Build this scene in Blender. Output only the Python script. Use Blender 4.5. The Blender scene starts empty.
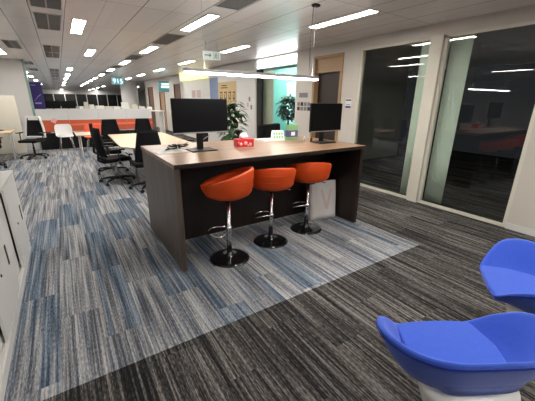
import bpy, bmesh, math, random
from mathutils import Vector, Matrix, Euler
random.seed(7)
PI = math.pi
SC = bpy.context.scene
C = SC.collection
H = 1.55                                   # eye height

# ---------------------------------------------------------------- camera
cam_d = bpy.data.cameras.new('camera')
cam = bpy.data.objects.new('camera', cam_d)
C.objects.link(cam)
SC.camera = cam
cam_d.sensor_fit = 'HORIZONTAL'
cam_d.sensor_width = 36
cam_d.lens = 20.459
cam_d.clip_start = 0.02
cam_d.clip_end = 300
R = Matrix(((0.83724892, 0.16229748, -0.52218175),
            (-0.54671328, 0.26748502, -0.79344588)[0:3],
            (0.01090153, 0.9497954, 0.31268173)))
# rows are the world axes written in camera space
bx_ = Vector(R[0]).normalized(); az_ = Vector(R[2]).normalized()
ay_ = az_.cross(bx_).normalized()
M3 = Matrix((bx_, ay_, az_))
if ay_.dot(Vector(R[1])) < 0:
    M3 = Matrix((bx_, -ay_, az_))
cam.matrix_world = Matrix.Translation((0, 0, H)) @ M3.to_4x4()

# ---------------------------------------------------------------- world, exposure
w = bpy.data.worlds.new('night'); SC.world = w; w.use_nodes = True
w.node_tree.nodes['Background'].inputs[0].default_value = (0.0025, 0.0026, 0.003, 1)
w.node_tree.nodes['Background'].inputs[1].default_value = 1.0
SC.view_settings.view_transform = 'Standard'
SC.view_settings.look = 'None'
SC.view_settings.gamma = 1
SC.view_settings.use_curve_mapping = False
SC.view_settings.exposure = 2.42
L_CEIL = 11.0      # ceiling fixtures
L_PEND = 9.0       # pendant over the bench

# ---------------------------------------------------------------- materials
MT = {}
def mat(name, col, rough=0.5, metal=0.0, spec=0.5, emit=None, es=0.0, bump=None, var=0.0, vscale=8.0, coat=0.0, sheen=0.0):
    m = bpy.data.materials.new(name); m.use_nodes = True
    nt = m.node_tree; b = nt.nodes['Principled BSDF']
    b.inputs['Base Color'].default_value = (*col, 1)
    b.inputs['Roughness'].default_value = rough
    b.inputs['Metallic'].default_value = metal
    b.inputs['Specular IOR Level'].default_value = spec
    b.inputs['Coat Weight'].default_value = coat
    if sheen:
        b.inputs['Sheen Weight'].default_value = sheen
    if emit:
        b.inputs['Emission Color'].default_value = (*emit, 1)
        b.inputs['Emission Strength'].default_value = es
    tc = nt.nodes.new('ShaderNodeTexCoord')
    if var > 0:
        n = nt.nodes.new('ShaderNodeTexNoise'); n.inputs['Scale'].default_value = vscale
        n.inputs['Detail'].default_value = 3
        r = nt.nodes.new('ShaderNodeMapRange')
        r.inputs[3].default_value = 1 - var; r.inputs[4].default_value = 1 + var
        mx = nt.nodes.new('ShaderNodeVectorMath'); mx.operation = 'SCALE'
        mx.inputs[0].default_value = col
        nt.links.new(tc.outputs['Object'], n.inputs['Vector'])
        nt.links.new(n.outputs['Fac'], r.inputs[0])
        nt.links.new(r.outputs[0], mx.inputs['Scale'])
        nt.links.new(mx.outputs[0], b.inputs['Base Color'])
    if bump:
        sc_, st = bump
        n2 = nt.nodes.new('ShaderNodeTexNoise'); n2.inputs['Scale'].default_value = sc_
        bp = nt.nodes.new('ShaderNodeBump'); bp.inputs['Strength'].default_value = st
        bp.inputs['Distance'].default_value = 0.002
        nt.links.new(tc.outputs['Object'], n2.inputs['Vector'])
        nt.links.new(n2.outputs['Fac'], bp.inputs['Height'])
        nt.links.new(bp.outputs[0], b.inputs['Normal'])
    MT[name] = m
    return m

mat('wall_paint', (0.60, 0.555, 0.50), 0.55, var=0.02, vscale=2)
mat('white_paint', (0.66, 0.65, 0.63), 0.5, var=0.02, vscale=2)
mat('white_laminate', (0.74, 0.73, 0.70), 0.35)
mat('cream_panel', (0.66, 0.63, 0.54), 0.6)
mat('white_plastic', (0.75, 0.75, 0.74), 0.35)
mat('dark_gap', (0.012, 0.012, 0.012), 0.8)
mat('black_plastic', (0.008, 0.008, 0.009), 0.4, spec=0.3)
mat('black_fabric', (0.008, 0.008, 0.009), 0.9, bump=(400, 0.4), spec=0.2)
mat('black_gloss', (0.008, 0.008, 0.009), 0.10, coat=0.6)
mat('screen_black', (0.004, 0.004, 0.005), 0.45, spec=0.15)
mat('chrome', (0.72, 0.72, 0.74), 0.12, metal=1)
mat('steel', (0.45, 0.45, 0.47), 0.3, metal=1)
mat('orange_leather', (0.66, 0.075, 0.008), 0.55, var=0.10, vscale=7, bump=(120, 0.3), spec=0.35)
mat('orange_plastic', (0.80, 0.11, 0.04), 0.45)
mat('orange_felt', (0.62, 0.12, 0.055), 0.85)
mat('orange_light', (0.85, 0.20, 0.10), 0.7)
mat('grey_felt', (0.62, 0.63, 0.62), 0.8)
mat('blue_fabric', (0.045, 0.115, 0.60), 0.85, var=0.10, vscale=60, bump=(500, 0.5), sheen=0.25, spec=0.2)
mat('blue_dark_piping', (0.012, 0.03, 0.30), 0.9, spec=0.2)
mat('red_card', (0.62, 0.02, 0.03), 0.4)
mat('pink_card', (0.85, 0.45, 0.45), 0.4)
mat('tissue', (0.86, 0.86, 0.86), 0.9)
mat('paper', (0.80, 0.80, 0.77), 0.8)
mat('paper_bag', (0.70, 0.66, 0.64), 0.7, bump=(14, 1.0))
mat('pink_print', (0.66, 0.54, 0.52), 0.8)
mat('leaf', (0.018, 0.055, 0.015), 0.4, var=0.4, vscale=6)
mat('leaf_dark', (0.010, 0.035, 0.016), 0.45, var=0.3, vscale=6)
mat('stem', (0.10, 0.06, 0.03), 0.8)
mat('pot', (0.30, 0.29, 0.27), 0.5)
mat('purple_cloth', (0.035, 0.018, 0.16), 0.6)
mat('lavender_print', (0.35, 0.28, 0.60), 0.6)
mat('green_edge', (0.25, 0.38, 0.33), 0.3)
mat('teal_panel_glow', (0.20, 0.50, 0.44), 0.5, emit=(0.2, 0.75, 0.72), es=0.07)  # emission stands in for the room light on this panel
mat('cyan_board_glow', (0.45, 0.75, 0.72), 0.5, emit=(0.45, 0.9, 0.9), es=0.15)  # brightness put into the board as emission, no lamp of its own
mat('blind_cream', (0.60, 0.58, 0.44), 0.8)
mat('curtain', (0.80, 0.85, 0.78), 0.9)
mat('yellow_paint', (0.80, 0.74, 0.32), 0.6)
mat('poster_yellow', (0.55, 0.40, 0.19), 0.6)
mat('poster_blue', (0.20, 0.26, 0.42), 0.6, var=0.35, vscale=14)
mat('poster_pink', (0.50, 0.36, 0.36), 0.6)
mat('print_dark', (0.05, 0.035, 0.03), 0.7)
mat('navy_print', (0.02, 0.03, 0.12), 0.6)
mat('grey_print', (0.22, 0.21, 0.22), 0.7)
mat('green_print', (0.20, 0.42, 0.16), 0.6)
mat('violet_print', (0.09, 0.07, 0.20), 0.6)
mat('door_frame_wood', (0.40, 0.25, 0.13), 0.5, var=0.1, vscale=5)
mat('door_leaf', (0.030, 0.016, 0.011), 0.5, var=0.15, vscale=4)
mat('door_brown', (0.17, 0.09, 0.055), 0.5, var=0.2, vscale=4)
mat('grille', (0.27, 0.26, 0.245), 0.6)
mat('grille_frame', (0.50, 0.49, 0.47), 0.5)
mat('night_window', (0.018, 0.020, 0.020), 0.15)
mat('light_white', (0.9, 0.9, 0.9), 0.5, emit=(1.0, 0.95, 0.88), es=L_CEIL)
mat('light_pendant', (0.9, 0.9, 0.9), 0.5, emit=(0.97, 0.98, 1.0), es=L_PEND)
mat('added_uplight_glow', (0.9, 0.9, 0.9), 0.5, emit=(0.90, 0.95, 1.0), es=3.5)  # added emitter that lifts the ceiling brightness
mat('light_cove', (0.9, 0.9, 0.9), 0.5, emit=(0.93, 0.96, 1.0), es=1.1)
mat('light_yellow', (0.9, 0.9, 0.6), 0.5, emit=(1.0, 0.92, 0.48), es=0.16)
mat('sign_white', (0.8, 0.85, 0.82), 0.5, emit=(0.85, 1, 0.95), es=0.05)
mat('sign_green', (0.02, 0.25, 0.14), 0.5)
mat('sign_teal', (0.12, 0.26, 0.29), 0.5, emit=(0.15, 0.5, 0.55), es=0.03)
mat('sign_glow', (0.7, 0.9, 0.95), 0.5, emit=(0.65, 0.95, 1.0), es=0.3)
mat('alu', (0.42, 0.42, 0.42), 0.35, metal=0.6)
mat('cable_black', (0.01, 0.01, 0.01), 0.5)
mat('cable_white', (0.7, 0.7, 0.7), 0.5)

def wood(name, c1, c2, axis='Y', scale=1.0, rough=0.35, spec=0.5):
    m = bpy.data.materials.new(name); m.use_nodes = True
    nt = m.node_tree; b = nt.nodes['Principled BSDF']
    tc = nt.nodes.new('ShaderNodeTexCoord'); mp = nt.nodes.new('ShaderNodeMapping')
    s = {'X': (1.2, 26, 26), 'Y': (26, 1.2, 26), 'Z': (26, 26, 1.2)}[axis]
    mp.inputs['Scale'].default_value = [v * scale for v in s]
    n = nt.nodes.new('ShaderNodeTexNoise'); n.inputs['Scale'].default_value = 1.0
    n.inputs['Detail'].default_value = 6; n.inputs['Distortion'].default_value = 0.6
    cr = nt.nodes.new('ShaderNodeValToRGB')
    cr.color_ramp.elements[0].position = 0.3; cr.color_ramp.elements[0].color = (*c1, 1)
    cr.color_ramp.elements[1].position = 0.7; cr.color_ramp.elements[1].color = (*c2, 1)
    nt.links.new(tc.outputs['Object'], mp.inputs[0]); nt.links.new(mp.outputs[0], n.inputs['Vector'])
    nt.links.new(n.outputs['Fac'], cr.inputs[0]); nt.links.new(cr.outputs[0], b.inputs['Base Color'])
    b.inputs['Roughness'].default_value = rough
    b.inputs['Specular IOR Level'].default_value = spec
    MT[name] = m
wood('walnut_top', (0.145, 0.080, 0.042), (0.36, 0.215, 0.125), 'X', 1.0, 0.28)
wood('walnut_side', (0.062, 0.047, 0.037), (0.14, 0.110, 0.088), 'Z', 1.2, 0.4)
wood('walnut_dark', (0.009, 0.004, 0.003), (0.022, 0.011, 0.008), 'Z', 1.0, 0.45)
wood('maple', (0.50, 0.36, 0.22), (0.60, 0.46, 0.31), 'X', 0.7, 0.4)

# node helper for the bigger procedural materials
class NT:
    def __init__(s, name):
        s.m = bpy.data.materials.new(name); s.m.use_nodes = True; s.nt = s.m.node_tree
        s.b = s.nt.nodes['Principled BSDF']; MT[name] = s.m
    def n(s, t, **k):
        o = s.nt.nodes.new(t)
        for a, v in k.items(): setattr(o, a, v)
        return o
    def math(s, op, a, b=None, c=None):
        o = s.n('ShaderNodeMath', operation=op)
        for i, v in enumerate((a, b, c)):
            if v is None: continue
            if isinstance(v, (int, float)): o.inputs[i].default_value = v
            else: s.nt.links.new(v, o.inputs[i])
        return o.outputs[0]
    def comb(s, x, y, z=0.0):
        o = s.n('ShaderNodeCombineXYZ')
        for i, v in enumerate((x, y, z)):
            if isinstance(v, (int, float)): o.inputs[i].default_value = v
            else: s.nt.links.new(v, o.inputs[i])
        return o.outputs[0]
    def noise(s, vec, scale=1.0, detail=2.0):
        o = s.n('ShaderNodeTexNoise'); o.inputs['Scale'].default_value = scale
        o.inputs['Detail'].default_value = detail
        s.nt.links.new(vec, o.inputs['Vector']); return o.outputs['Fac']
    def white(s, vec):
        o = s.n('ShaderNodeTexWhiteNoise', noise_dimensions='3D'); s.nt.links.new(vec, o.inputs['Vector'])
        return o.outputs['Value']
    def ramp(s, v, stops):
        o = s.n('ShaderNodeValToRGB'); e = o.color_ramp.elements
        while len(e) < len(stops): e.new(0.5)
        for i, (p, c) in enumerate(stops): e[i].position = p; e[i].color = (*c, 1)
        s.nt.links.new(v, o.inputs[0]); return o.outputs[0]
    def mix(s, f, a, b):
        o = s.n('ShaderNodeMix', data_type='RGBA')
        for i, v in ((0, f), (6, a), (7, b)):
            if isinstance(v, (int, float)): o.inputs[i].default_value = v
            elif isinstance(v, tuple): o.inputs[i].default_value = (*v, 1)
            else: s.nt.links.new(v, o.inputs[i])
        return o.outputs[2]

def carpet():
    k = NT('striped_carpet')
    tc = k.n('ShaderNodeTexCoord'); sp = k.n('ShaderNodeSeparateXYZ')
    k.nt.links.new(tc.outputs['Object'], sp.inputs[0])
    x, y = sp.outputs[0], sp.outputs[1]
    cx = k.math('FLOOR', k.math('DIVIDE', x, 0.25))
    off = k.math('FRACT', k.math('MULTIPLY', cx, 0.3819))
    cy = k.math('FLOOR', k.math('ADD', y, k.math('MULTIPLY', off, 1.0)))
    r1 = k.white(k.comb(cx, cy, 1.3)); r2 = k.white(k.comb(cx, cy, 5.1)); r3 = k.white(k.comb(cx, cy, 9.9))
    sh = k.math('MULTIPLY', r1, 40.0)
    fine = k.noise(k.comb(k.math('ADD', k.math('MULTIPLY', x, 85.0), sh), k.math('MULTIPLY', y, 1.6), sh), 1.0, 2.0)
    wide = k.noise(k.comb(k.math('ADD', k.math('MULTIPLY', x, 22.0), sh), k.math('MULTIPLY', y, 0.7), sh), 1.0, 1.0)
    dash = k.noise(k.comb(k.math('MULTIPLY', x, 170.0), k.math('MULTIPLY', y, 30.0), 0.0), 1.0, 2.0)
    v = k.math('ADD', k.math('MULTIPLY', fine, 0.62), k.math('MULTIPLY', wide, 0.38))
    v = k.math('ADD', v, k.math('MULTIPLY', k.math('SUBTRACT', dash, 0.5), 0.42))
    v = k.math('ADD', v, k.math('MULTIPLY', k.math('SUBTRACT', r2, 0.5), 0.07))
    light = k.ramp(v, [(0.34, (0.075, 0.082, 0.098)), (0.46, (0.20, 0.21, 0.23)), (0.55, (0.35, 0.352, 0.362)), (0.66, (0.53, 0.52, 0.515))])
    dark = k.ramp(v, [(0.36, (0.010, 0.010, 0.011)), (0.47, (0.036, 0.034, 0.033)), (0.56, (0.10, 0.094, 0.088)), (0.67, (0.25, 0.235, 0.22))])
    # blue yarn bands: some planks only
    bn = k.noise(k.comb(k.math('ADD', k.math('MULTIPLY', x, 9.0), k.math('MULTIPLY', r3, 30.0)), k.math('MULTIPLY', y, 0.15), r3), 1.0, 1.0)
    band = k.n('ShaderNodeMapRange'); k.nt.links.new(bn, band.inputs[0])
    band.inputs[1].default_value = 0.44; band.inputs[2].default_value = 0.52
    on = k.math('GREATER_THAN', r3, 0.70)
    bf = k.math('MULTIPLY', k.math('MULTIPLY', band.outputs[0], on), 0.62)
    th = k.noise(k.comb(k.math('ADD', k.math('MULTIPLY', x, 55.0), k.math('MULTIPLY', r1, 70.0)), k.math('MULTIPLY', y, 0.4), r2), 1.0, 1.0)
    bf = k.math('MAXIMUM', bf, k.math('MULTIPLY', k.math('GREATER_THAN', th, 0.63), 0.55))
    blue = k.ramp(v, [(0.36, (0.025, 0.055, 0.10)), (0.50, (0.075, 0.14, 0.22)), (0.66, (0.24, 0.31, 0.39))])
    light = k.mix(bf, light, blue)
    zone = k.math('MULTIPLY', k.math('LESS_THAN', x, 3.19), k.math('GREATER_THAN', y, 1.675))
    col = k.mix(zone, dark, light)
    k.nt.links.new(col, k.b.inputs['Base Color'])
    k.b.inputs['Roughness'].default_value = 0.95; k.b.inputs['Specular IOR Level'].default_value = 0.15
    bp = k.n('ShaderNodeBump'); bp.inputs['Strength'].default_value = 0.5; bp.inputs['Distance'].default_value = 0.003
    k.nt.links.new(v, bp.inputs['Height']); k.nt.links.new(bp.outputs[0], k.b.inputs['Normal'])
carpet()

def ceiling_mat():
    k = NT('metal_ceiling')
    tc = k.n('ShaderNodeTexCoord'); sp = k.n('ShaderNodeSeparateXYZ')
    k.nt.links.new(tc.outputs['Object'], sp.inputs[0])
    x, y = sp.outputs[0], sp.outputs[1]
    tot = None
    for X in (-1.62, -1.30, -0.42, -0.12, 0.25, 1.03, 1.70, 2.05, 2.62, 3.24, 3.60, 4.1):
        d = k.math('LESS_THAN', k.math('ABSOLUTE', k.math('SUBTRACT', x, X)), 0.006)
        tot = d if tot is None else k.math('MAXIMUM', tot, d)
    for X in (-0.78, 0.64, 1.38, 2.32, 2.93, 3.85, 4.36):
        tot = k.math('MAXIMUM', tot, k.math('MULTIPLY', k.math('LESS_THAN', k.math('ABSOLUTE', k.math('SUBTRACT', x, X)), 0.004), 0.5))
    fy = k.math('FRACT', k.math('DIVIDE', k.math('ADD', y, 0.25), 1.53))
    tot = k.math('MAXIMUM', tot, k.math('MULTIPLY', k.math('LESS_THAN', fy, 0.006), 0.8))
    cell = k.white(k.comb(k.math('FLOOR', k.math('DIVIDE', x, 0.75)), k.math('FLOOR', k.math('DIVIDE', k.math('ADD', y, 0.25), 1.53)), 2.0))
    base = k.mix(cell, (0.80, 0.765, 0.73), (0.86, 0.82, 0.785))
    col = k.mix(k.math('MULTIPLY', tot, 0.75), base, (0.06, 0.055, 0.05))
    k.nt.links.new(col, k.b.inputs['Base Color'])
    k.b.inputs['Roughness'].default_value = 0.27
    k.b.inputs['Specular IOR Level'].default_value = 0.5
    bp = k.n('ShaderNodeBump'); bp.inputs['Strength'].default_value = 0.15; bp.inputs['Distance'].default_value = 0.02
    nn = k.noise(tc.outputs['Object'], 1.1, 1.0)
    k.nt.links.new(nn, bp.inputs['Height']); k.nt.links.new(bp.outputs[0], k.b.inputs['Normal'])
ceiling_mat()

def glass(name, ior, tint=(0.9, 0.95, 0.93), rough=0.0):
    m = bpy.data.materials.new(name); m.use_nodes = True; nt = m.node_tree
    nt.nodes.remove(nt.nodes['Principled BSDF'])
    out = nt.nodes['Material Output']
    fr = nt.nodes.new('ShaderNodeFresnel'); fr.inputs[0].default_value = ior
    tr = nt.nodes.new('ShaderNodeBsdfTransparent'); tr.inputs[0].default_value = (*tint, 1)
    gl = nt.nodes.new('ShaderNodeBsdfGlossy'); gl.inputs['Roughness'].default_value = rough
    mx = nt.nodes.new('ShaderNodeMixShader')
    geo = nt.nodes.new('ShaderNodeNewGeometry'); inv = nt.nodes.new('ShaderNodeMath'); inv.operation = 'SUBTRACT'; inv.inputs[0].default_value = 1.0
    nt.links.new(geo.outputs['Backfacing'], inv.inputs[1])
    mu = nt.nodes.new('ShaderNodeMath'); mu.operation = 'MULTIPLY'
    nt.links.new(fr.outputs[0], mu.inputs[0]); nt.links.new(inv.outputs[0], mu.inputs[1])
    nt.links.new(mu.outputs[0], mx.inputs[0]); nt.links.new(tr.outputs[0], mx.inputs[1]); nt.links.new(gl.outputs[0], mx.inputs[2])
    nt.links.new(mx.outputs[0], out.inputs[0]); MT[name] = m
glass('window_glass', 1.9, (0.95, 0.98, 0.96), 0.01)
glass('partition_glass', 1.35, (0.92, 0.96, 0.95), 0.0)

# ---------------------------------------------------------------- mesh helpers
def new(): return bmesh.new()
def box(bm, x0, x1, y0, y1, z0, z1, mi=0):
    vs = [bm.verts.new((x, y, z)) for x in (x0, x1) for y in (y0, y1) for z in (z0, z1)]
    for f in ((0, 1, 3, 2), (4, 6, 7, 5), (0, 4, 5, 1), (2, 3, 7, 6), (0, 2, 6, 4), (1, 5, 7, 3)):
        bm.faces.new([vs[i] for i in f]).material_index = mi
    return vs
def xf(vs, m):
    for v in vs: v.co = m @ v.co
def lathe(bm, prof, n=24, mi=0, c=(0, 0, 0)):
    rings = []
    for r, z in prof:
        if r < 1e-5: rings.append([bm.verts.new((c[0], c[1], c[2] + z))])
        else: rings.append([bm.verts.new((c[0] + r * math.cos(2*PI*i/n), c[1] + r * math.sin(2*PI*i/n), c[2] + z)) for i in range(n)])
    for a, b in zip(rings, rings[1:]):
        if len(a) == 1 and len(b) == 1: continue
        for i in range(n):
            j = (i + 1) % n
            if len(a) == 1: f = [a[0], b[j], b[i]]
            elif len(b) == 1: f = [a[i], a[j], b[0]]
            else: f = [a[i], a[j], b[j], b[i]]
            ff = bm.faces.new(f); ff.material_index = mi; ff.smooth = True
    for ring, fl in ((rings[0], 1), (rings[-1], 0)):
        if len(ring) > 1:
            bm.faces.new(ring[::-1] if fl else ring).material_index = mi
def tube(bm, pts, r, n=8, closed=False, mi=0):
    pts = [Vector(p) for p in pts]; rings = []; N = len(pts)
    rr = r if isinstance(r, (list, tuple)) else [r] * N
    prev = None
    for i, p in enumerate(pts):
        if closed: t = pts[(i+1) % N] - pts[i-1]
        else: t = pts[min(i+1, N-1)] - pts[max(i-1, 0)]
        t.normalize()
        a = prev if prev is not None else (Vector((0, 0, 1)) if abs(t.z) < 0.9 else Vector((1, 0, 0)))
        u = (a - t * a.dot(t)); u.normalize(); prev = u
        v = t.cross(u)
        rings.append([bm.verts.new(p + (u * math.cos(2*PI*k/n) + v * math.sin(2*PI*k/n)) * rr[i]) for k in range(n)])
    pairs = list(zip(rings, rings[1:])) + ([(rings[-1], rings[0])] if closed else [])
    for a, b in pairs:
        for k in range(n):
            f = bm.faces.new([a[k], a[(k+1) % n], b[(k+1) % n], b[k]]); f.smooth = True; f.material_index = mi
    if not closed:
        bm.faces.new(rings[0][::-1]).material_index = mi; bm.faces.new(rings[-1]).material_index = mi
def prism(bm, poly, z0, z1, mi=0):
    a = [bm.verts.new((x, y, z0)) for x, y in poly]; b = [bm.verts.new((x, y, z1)) for x, y in poly]
    bm.faces.new(a[::-1]).material_index = mi; bm.faces.new(b).material_index = mi
    for i in range(len(a)):
        j = (i + 1) % len(a)
        bm.faces.new([a[i], a[j], b[j], b[i]]).material_index = mi
    return a + b
def grid(bm, P, thick=0.0, closed_u=False, mi=0):
    """P[i][j] grid of points -> surface"""
    V = [[bm.verts.new(p) for p in row] for row in P]
    nu = len(V); nv = len(V[0])
    for i in range(nu if closed_u else nu - 1):
        for j in range(nv - 1):
            f = bm.faces.new([V[i][j], V[(i+1) % nu][j], V[(i+1) % nu][j+1], V[i][j+1]]); f.smooth = True; f.material_index = mi
    return V

def obj(name, bm, m, parent=None, bevel=0.0, seg=2, smooth=False, sub=0, solid=0.0):
    bmesh.ops.recalc_face_normals(bm, faces=bm.faces[:])
    me = bpy.data.meshes.new(name); bm.to_mesh(me); bm.free()
    for mm in (m if isinstance(m, (list, tuple)) else [m]): me.materials.append(MT[mm])
    if smooth:
        for p in me.polygons: p.use_smooth = True
    o = bpy.data.objects.new(name, me); C.objects.link(o)
    if parent: o.parent = parent
    if solid:
        md = o.modifiers.new('solid', 'SOLIDIFY'); md.thickness = solid; md.offset = 0
    if bevel:
        md = o.modifiers.new('bevel', 'BEVEL'); md.width = bevel; md.segments = seg; md.limit_method = 'ANGLE'
    if sub:
        md = o.modifiers.new('sub', 'SUBSURF'); md.levels = sub; md.render_levels = sub
    return o
def thing(name, label, cat, loc=(0, 0, 0), rz=0.0, group=None):
    o = bpy.data.objects.new(name, None); C.objects.link(o); o.empty_display_size = 0.1
    o.location = loc; o.rotation_euler = (0, 0, rz)
    o['label'] = label; o['category'] = cat
    if group: o['group'] = group
    return o
def tag(o, label, cat, group=None, loc=None, rz=None):
    o['label'] = label; o['category'] = cat
    if group: o['group'] = group
    if loc: o.location = loc
    if rz is not None: o.rotation_euler = (0, 0, rz)
    return o
def struct(name, bm, m, parent=None, **k):
    o = obj(name, bm, m, parent, **k)
    if not parent: o['kind'] = 'structure'
    return o
def bxo(*a):
    bm = new(); box(bm, *a); return bm
def dup(root, loc, rz, label, group=None, scale=None):
    r = root.copy(); C.objects.link(r); r.location = loc; r.rotation_euler = (0, 0, rz); r['label'] = label
    if group: r['group'] = group
    if scale: r.scale = scale
    kids = [o for o in SC.objects if o.parent == root]
    for ch in kids:
        c = ch.copy(); C.objects.link(c); c.parent = r
        for g in [o for o in SC.objects if o.parent == ch]:
            d = g.copy(); C.objects.link(d); d.parent = c
    return r

CZ = 2.60; WX = 4.62
# ================================================================ STRUCTURE
struct('floor', bxo(-9, 11, -5, 51, -0.05, 0), 'striped_carpet')
struct('ceiling', bxo(-9, 11, -5, 51, CZ, CZ + 0.05), 'metal_ceiling')
struct('wall_back', bxo(-9, 11, -5.1, -5, 0, CZ), 'wall_paint')
struct('wall_far_left', bxo(-9.1, -9, -5, 51, 0, CZ), 'white_paint')
struct('wall_far', bxo(-9, 11, 51, 51.1, 0, CZ), 'white_paint')
struct('wall_far_right', bxo(11, 11.1, 21.0, 51, 0, CZ), 'white_paint')
struct('wall_left', bxo(-9, -0.72, 11.97, 12.12, 0, CZ), 'white_paint')
struct('trim_1', bxo(-0.718, -0.66, 11.95, 12.14, 0, CZ - 0.002), 'green_edge')

# long right wall, in pieces around its openings
bm = new()
T = 0.14
box(bm, WX, WX + T, -5, 1.36, 0, CZ)                 # solid piece nearest
box(bm, WX, WX + T, 1.36, 4.07, 2.44, CZ)            # over the windows
box(bm, WX, WX + T, 4.07, 4.46, 0, CZ)
box(bm, WX, WX + T, 4.46, 5.30, 2.42, CZ)            # over door
box(bm, WX, WX + T, 5.30, 5.89, 0, CZ)
box(bm, WX, WX + T, 5.89, 7.62, 2.56, CZ)
box(bm, WX, WX + T, 7.66, 14.18, 0, CZ)
box(bm, WX, WX + T, 14.18, 15.12, 2.22, CZ)
box(bm, WX, WX + T, 15.12, 16.75, 0, CZ)
box(bm, WX, WX + T, 16.75, 17.80, 2.22, CZ)
box(bm, WX, WX + T, 17.80, 19.1, 0, CZ)
box(bm, WX, WX + T, 19.1, 20.3, 2.22, CZ)
box(bm, WX, WX + T, 20.3, 21.0, 0, CZ)
box(bm, WX + T, 11, 20.86, 21.0, 0, CZ)
struct('wall_right', bm, 'wall_paint')
# white-painted stretch behind the bench
struct('trim_2', bxo(WX - 0.012, WX, 7.68, 13.7, 0.0, CZ - 0.004), 'white_paint')

# windows 1, 2: floor-to-head dark glazing
def window(n, y0, y1):
    bm = new(); f = 0.045
    box(bm, WX + 0.01, WX + 0.07, y0, y0 + f, 0.02, 2.44); box(bm, WX + 0.01, WX + 0.07, y1 - f, y1, 0.02, 2.44)
    box(bm, WX + 0.01, WX + 0.07, y0, y1, 2.40, 2.44); box(bm, WX + 0.01, WX + 0.07, y0, y1, 0.0, 0.035)
    o = struct('window_%d' % n, bm, 'cream_panel')
    g = obj('window_pane', bxo(WX + 0.035, WX + 0.043, y0 + f, y1 - f, 0.035, 2.40), 'window_glass', o)
window(1, 2.76, 4.07)
window(2, 1.36, 2.60)
struct('trim_3', bxo(WX - 0.03, WX + 0.10, 2.60, 2.76, 0.0, 2.44), 'cream_panel')
# what is outside at night: a dark terrace floor and parapet
struct('floor_outside', bxo(WX + T, 9, -2, 4.3, -0.05, -0.01), 'dark_gap')
# curtains behind the glazing
def curtain(y0, y1, label):
    bm = new(); n = 60; P = []
    for i in range(n + 1):
        y = y0 + (y1 - y0) * i / n
        P.append([(WX + 0.17 + 0.018 * math.sin(i * 1.25), y, z) for z in (0.03, 0.8, 1.6, 2.42)])
    grid(bm, P)
    tag(obj('curtain', bm, 'curtain', solid=0.004), label, 'curtain')
curtain(2.78, 3.02, 'pale green curtain behind the glass, left of the cream mullion')
curtain(2.30, 2.58, 'wider pale green curtain behind the glass, right of the cream mullion')

# door 1 : wood frame, transom, dark leaf
bm = new()
box(bm, WX - 0.02, WX + 0.13, 4.46, 4.52, 0, 2.42); box(bm, WX - 0.02, WX + 0.13, 5.24, 5.30, 0, 2.42)
box(bm, WX - 0.02, WX + 0.13, 4.52, 5.24, 2.37, 2.42)
box(bm, WX + 0.02, WX + 0.08, 4.52, 5.24, 2.10, 2.37)
d = struct('door_1', bm, 'door_frame_wood')
bm = bxo(WX + 0.09, WX + 0.13, 4.53, 5.23, 0.005, 2.09); obj('door_leaf', bm, 'door_leaf', d)
bm = new(); tube(bm, [(WX + 0.09, 4.60, 1.02), (WX + 0.04, 4.60, 1.02), (WX + 0.04, 4.72, 1.02)], 0.01); obj('door_handle', bm, 'steel', d)
# far brown doors
for n, (y0, y1) in enumerate(((14.2, 15.1), (16.77, 17.78), (19.12, 20.28))):
    bm = new()
    box(bm, WX - 0.02, WX + 0.13, y0, y0 + 0.05, 0, 2.22); box(bm, WX - 0.02, WX + 0.13, y1 - 0.05, y1, 0, 2.22)
    box(bm, WX - 0.02, WX + 0.13, y0 + 0.05, y1 - 0.05, 2.16, 2.22)
    d = struct('door_%d' % (n + 2), bm, 'door_brown')
    obj('door_leaf', bxo(WX + 0.03, WX + 0.07, y0 + 0.05, y1 - 0.05, 0.005, 2.16), 'door_brown' if n != 1 else 'door_frame_wood', d)
    bm = new(); tube(bm, [(WX + 0.03, y0 + 0.12, 1.02), (WX - 0.01, y0 + 0.12, 1.02), (WX - 0.01, y0 + 0.24, 1.02)], 0.01); obj('door_handle', bm, 'steel', d)

# glazed meeting room front, 5.89 - 7.62
bm = new()
box(bm, WX + 0.02, WX + 0.10, 7.43, 7.66, 0, 2.56)
wd = struct('window_3', bm, 'dark_gap')
obj('window_pane', bxo(WX + 0.05, WX + 0.06, 5.89, 7.43, 0.02, 2.33), 'partition_glass', wd)
obj('head_panel', bxo(WX - 0.01, WX + 0.10, 5.89, 7.62, 2.33, 2.35), 'white_paint', wd)
bm = new(); box(bm, 8.3, 8.4, 5.6, 9.3, 0, CZ); box(bm, WX + T, 8.3, 9.2, 9.3, 0, CZ); box(bm, WX + T, 8.3, 5.60, 5.70, 0, CZ)
struct('wall_meeting_room', bm, 'white_paint')
st = obj('light_strip', bxo(WX + 0.0, WX + 0.09, 5.90, 7.60, 2.352, 2.555), 'light_cove')
tag(st, 'bright white light box over the glazed room front behind the bench', 'light')
t = obj('wall_panel', bxo(5.75, 5.80, 7.2, 9.15, 0.0, 2.45), 'teal_panel_glow'); tag(t, 'teal wall panel with painted-in glow behind the leafy plant in the glazed room', 'screen')
t = obj('glass_board', bxo(5.70, 5.74, 7.22, 7.68, 0.9, 2.05), 'cyan_board_glow'); tag(t, 'pale cyan board with painted-in glow at the right of the teal panel', 'board')
bm = new()
for i in range(24):
    y = 7.14 + i * 0.023
    box(bm, WX + 0.22, WX + 0.235, y, y + 0.026, 0.86, 2.30)
t = obj('roller_blind', bm, 'blind_cream'); tag(t, 'cream roller blind beside the dark post of the glazed room', 'blind')

# yellow fascia
t = obj('fascia_light', bxo(WX - 0.16, WX - 0.014, 10.9, 13.68, 2.28, CZ - 0.004), 'light_yellow')
tag(t, 'glowing pale yellow fascia at the top of the white wall', 'light')

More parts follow.
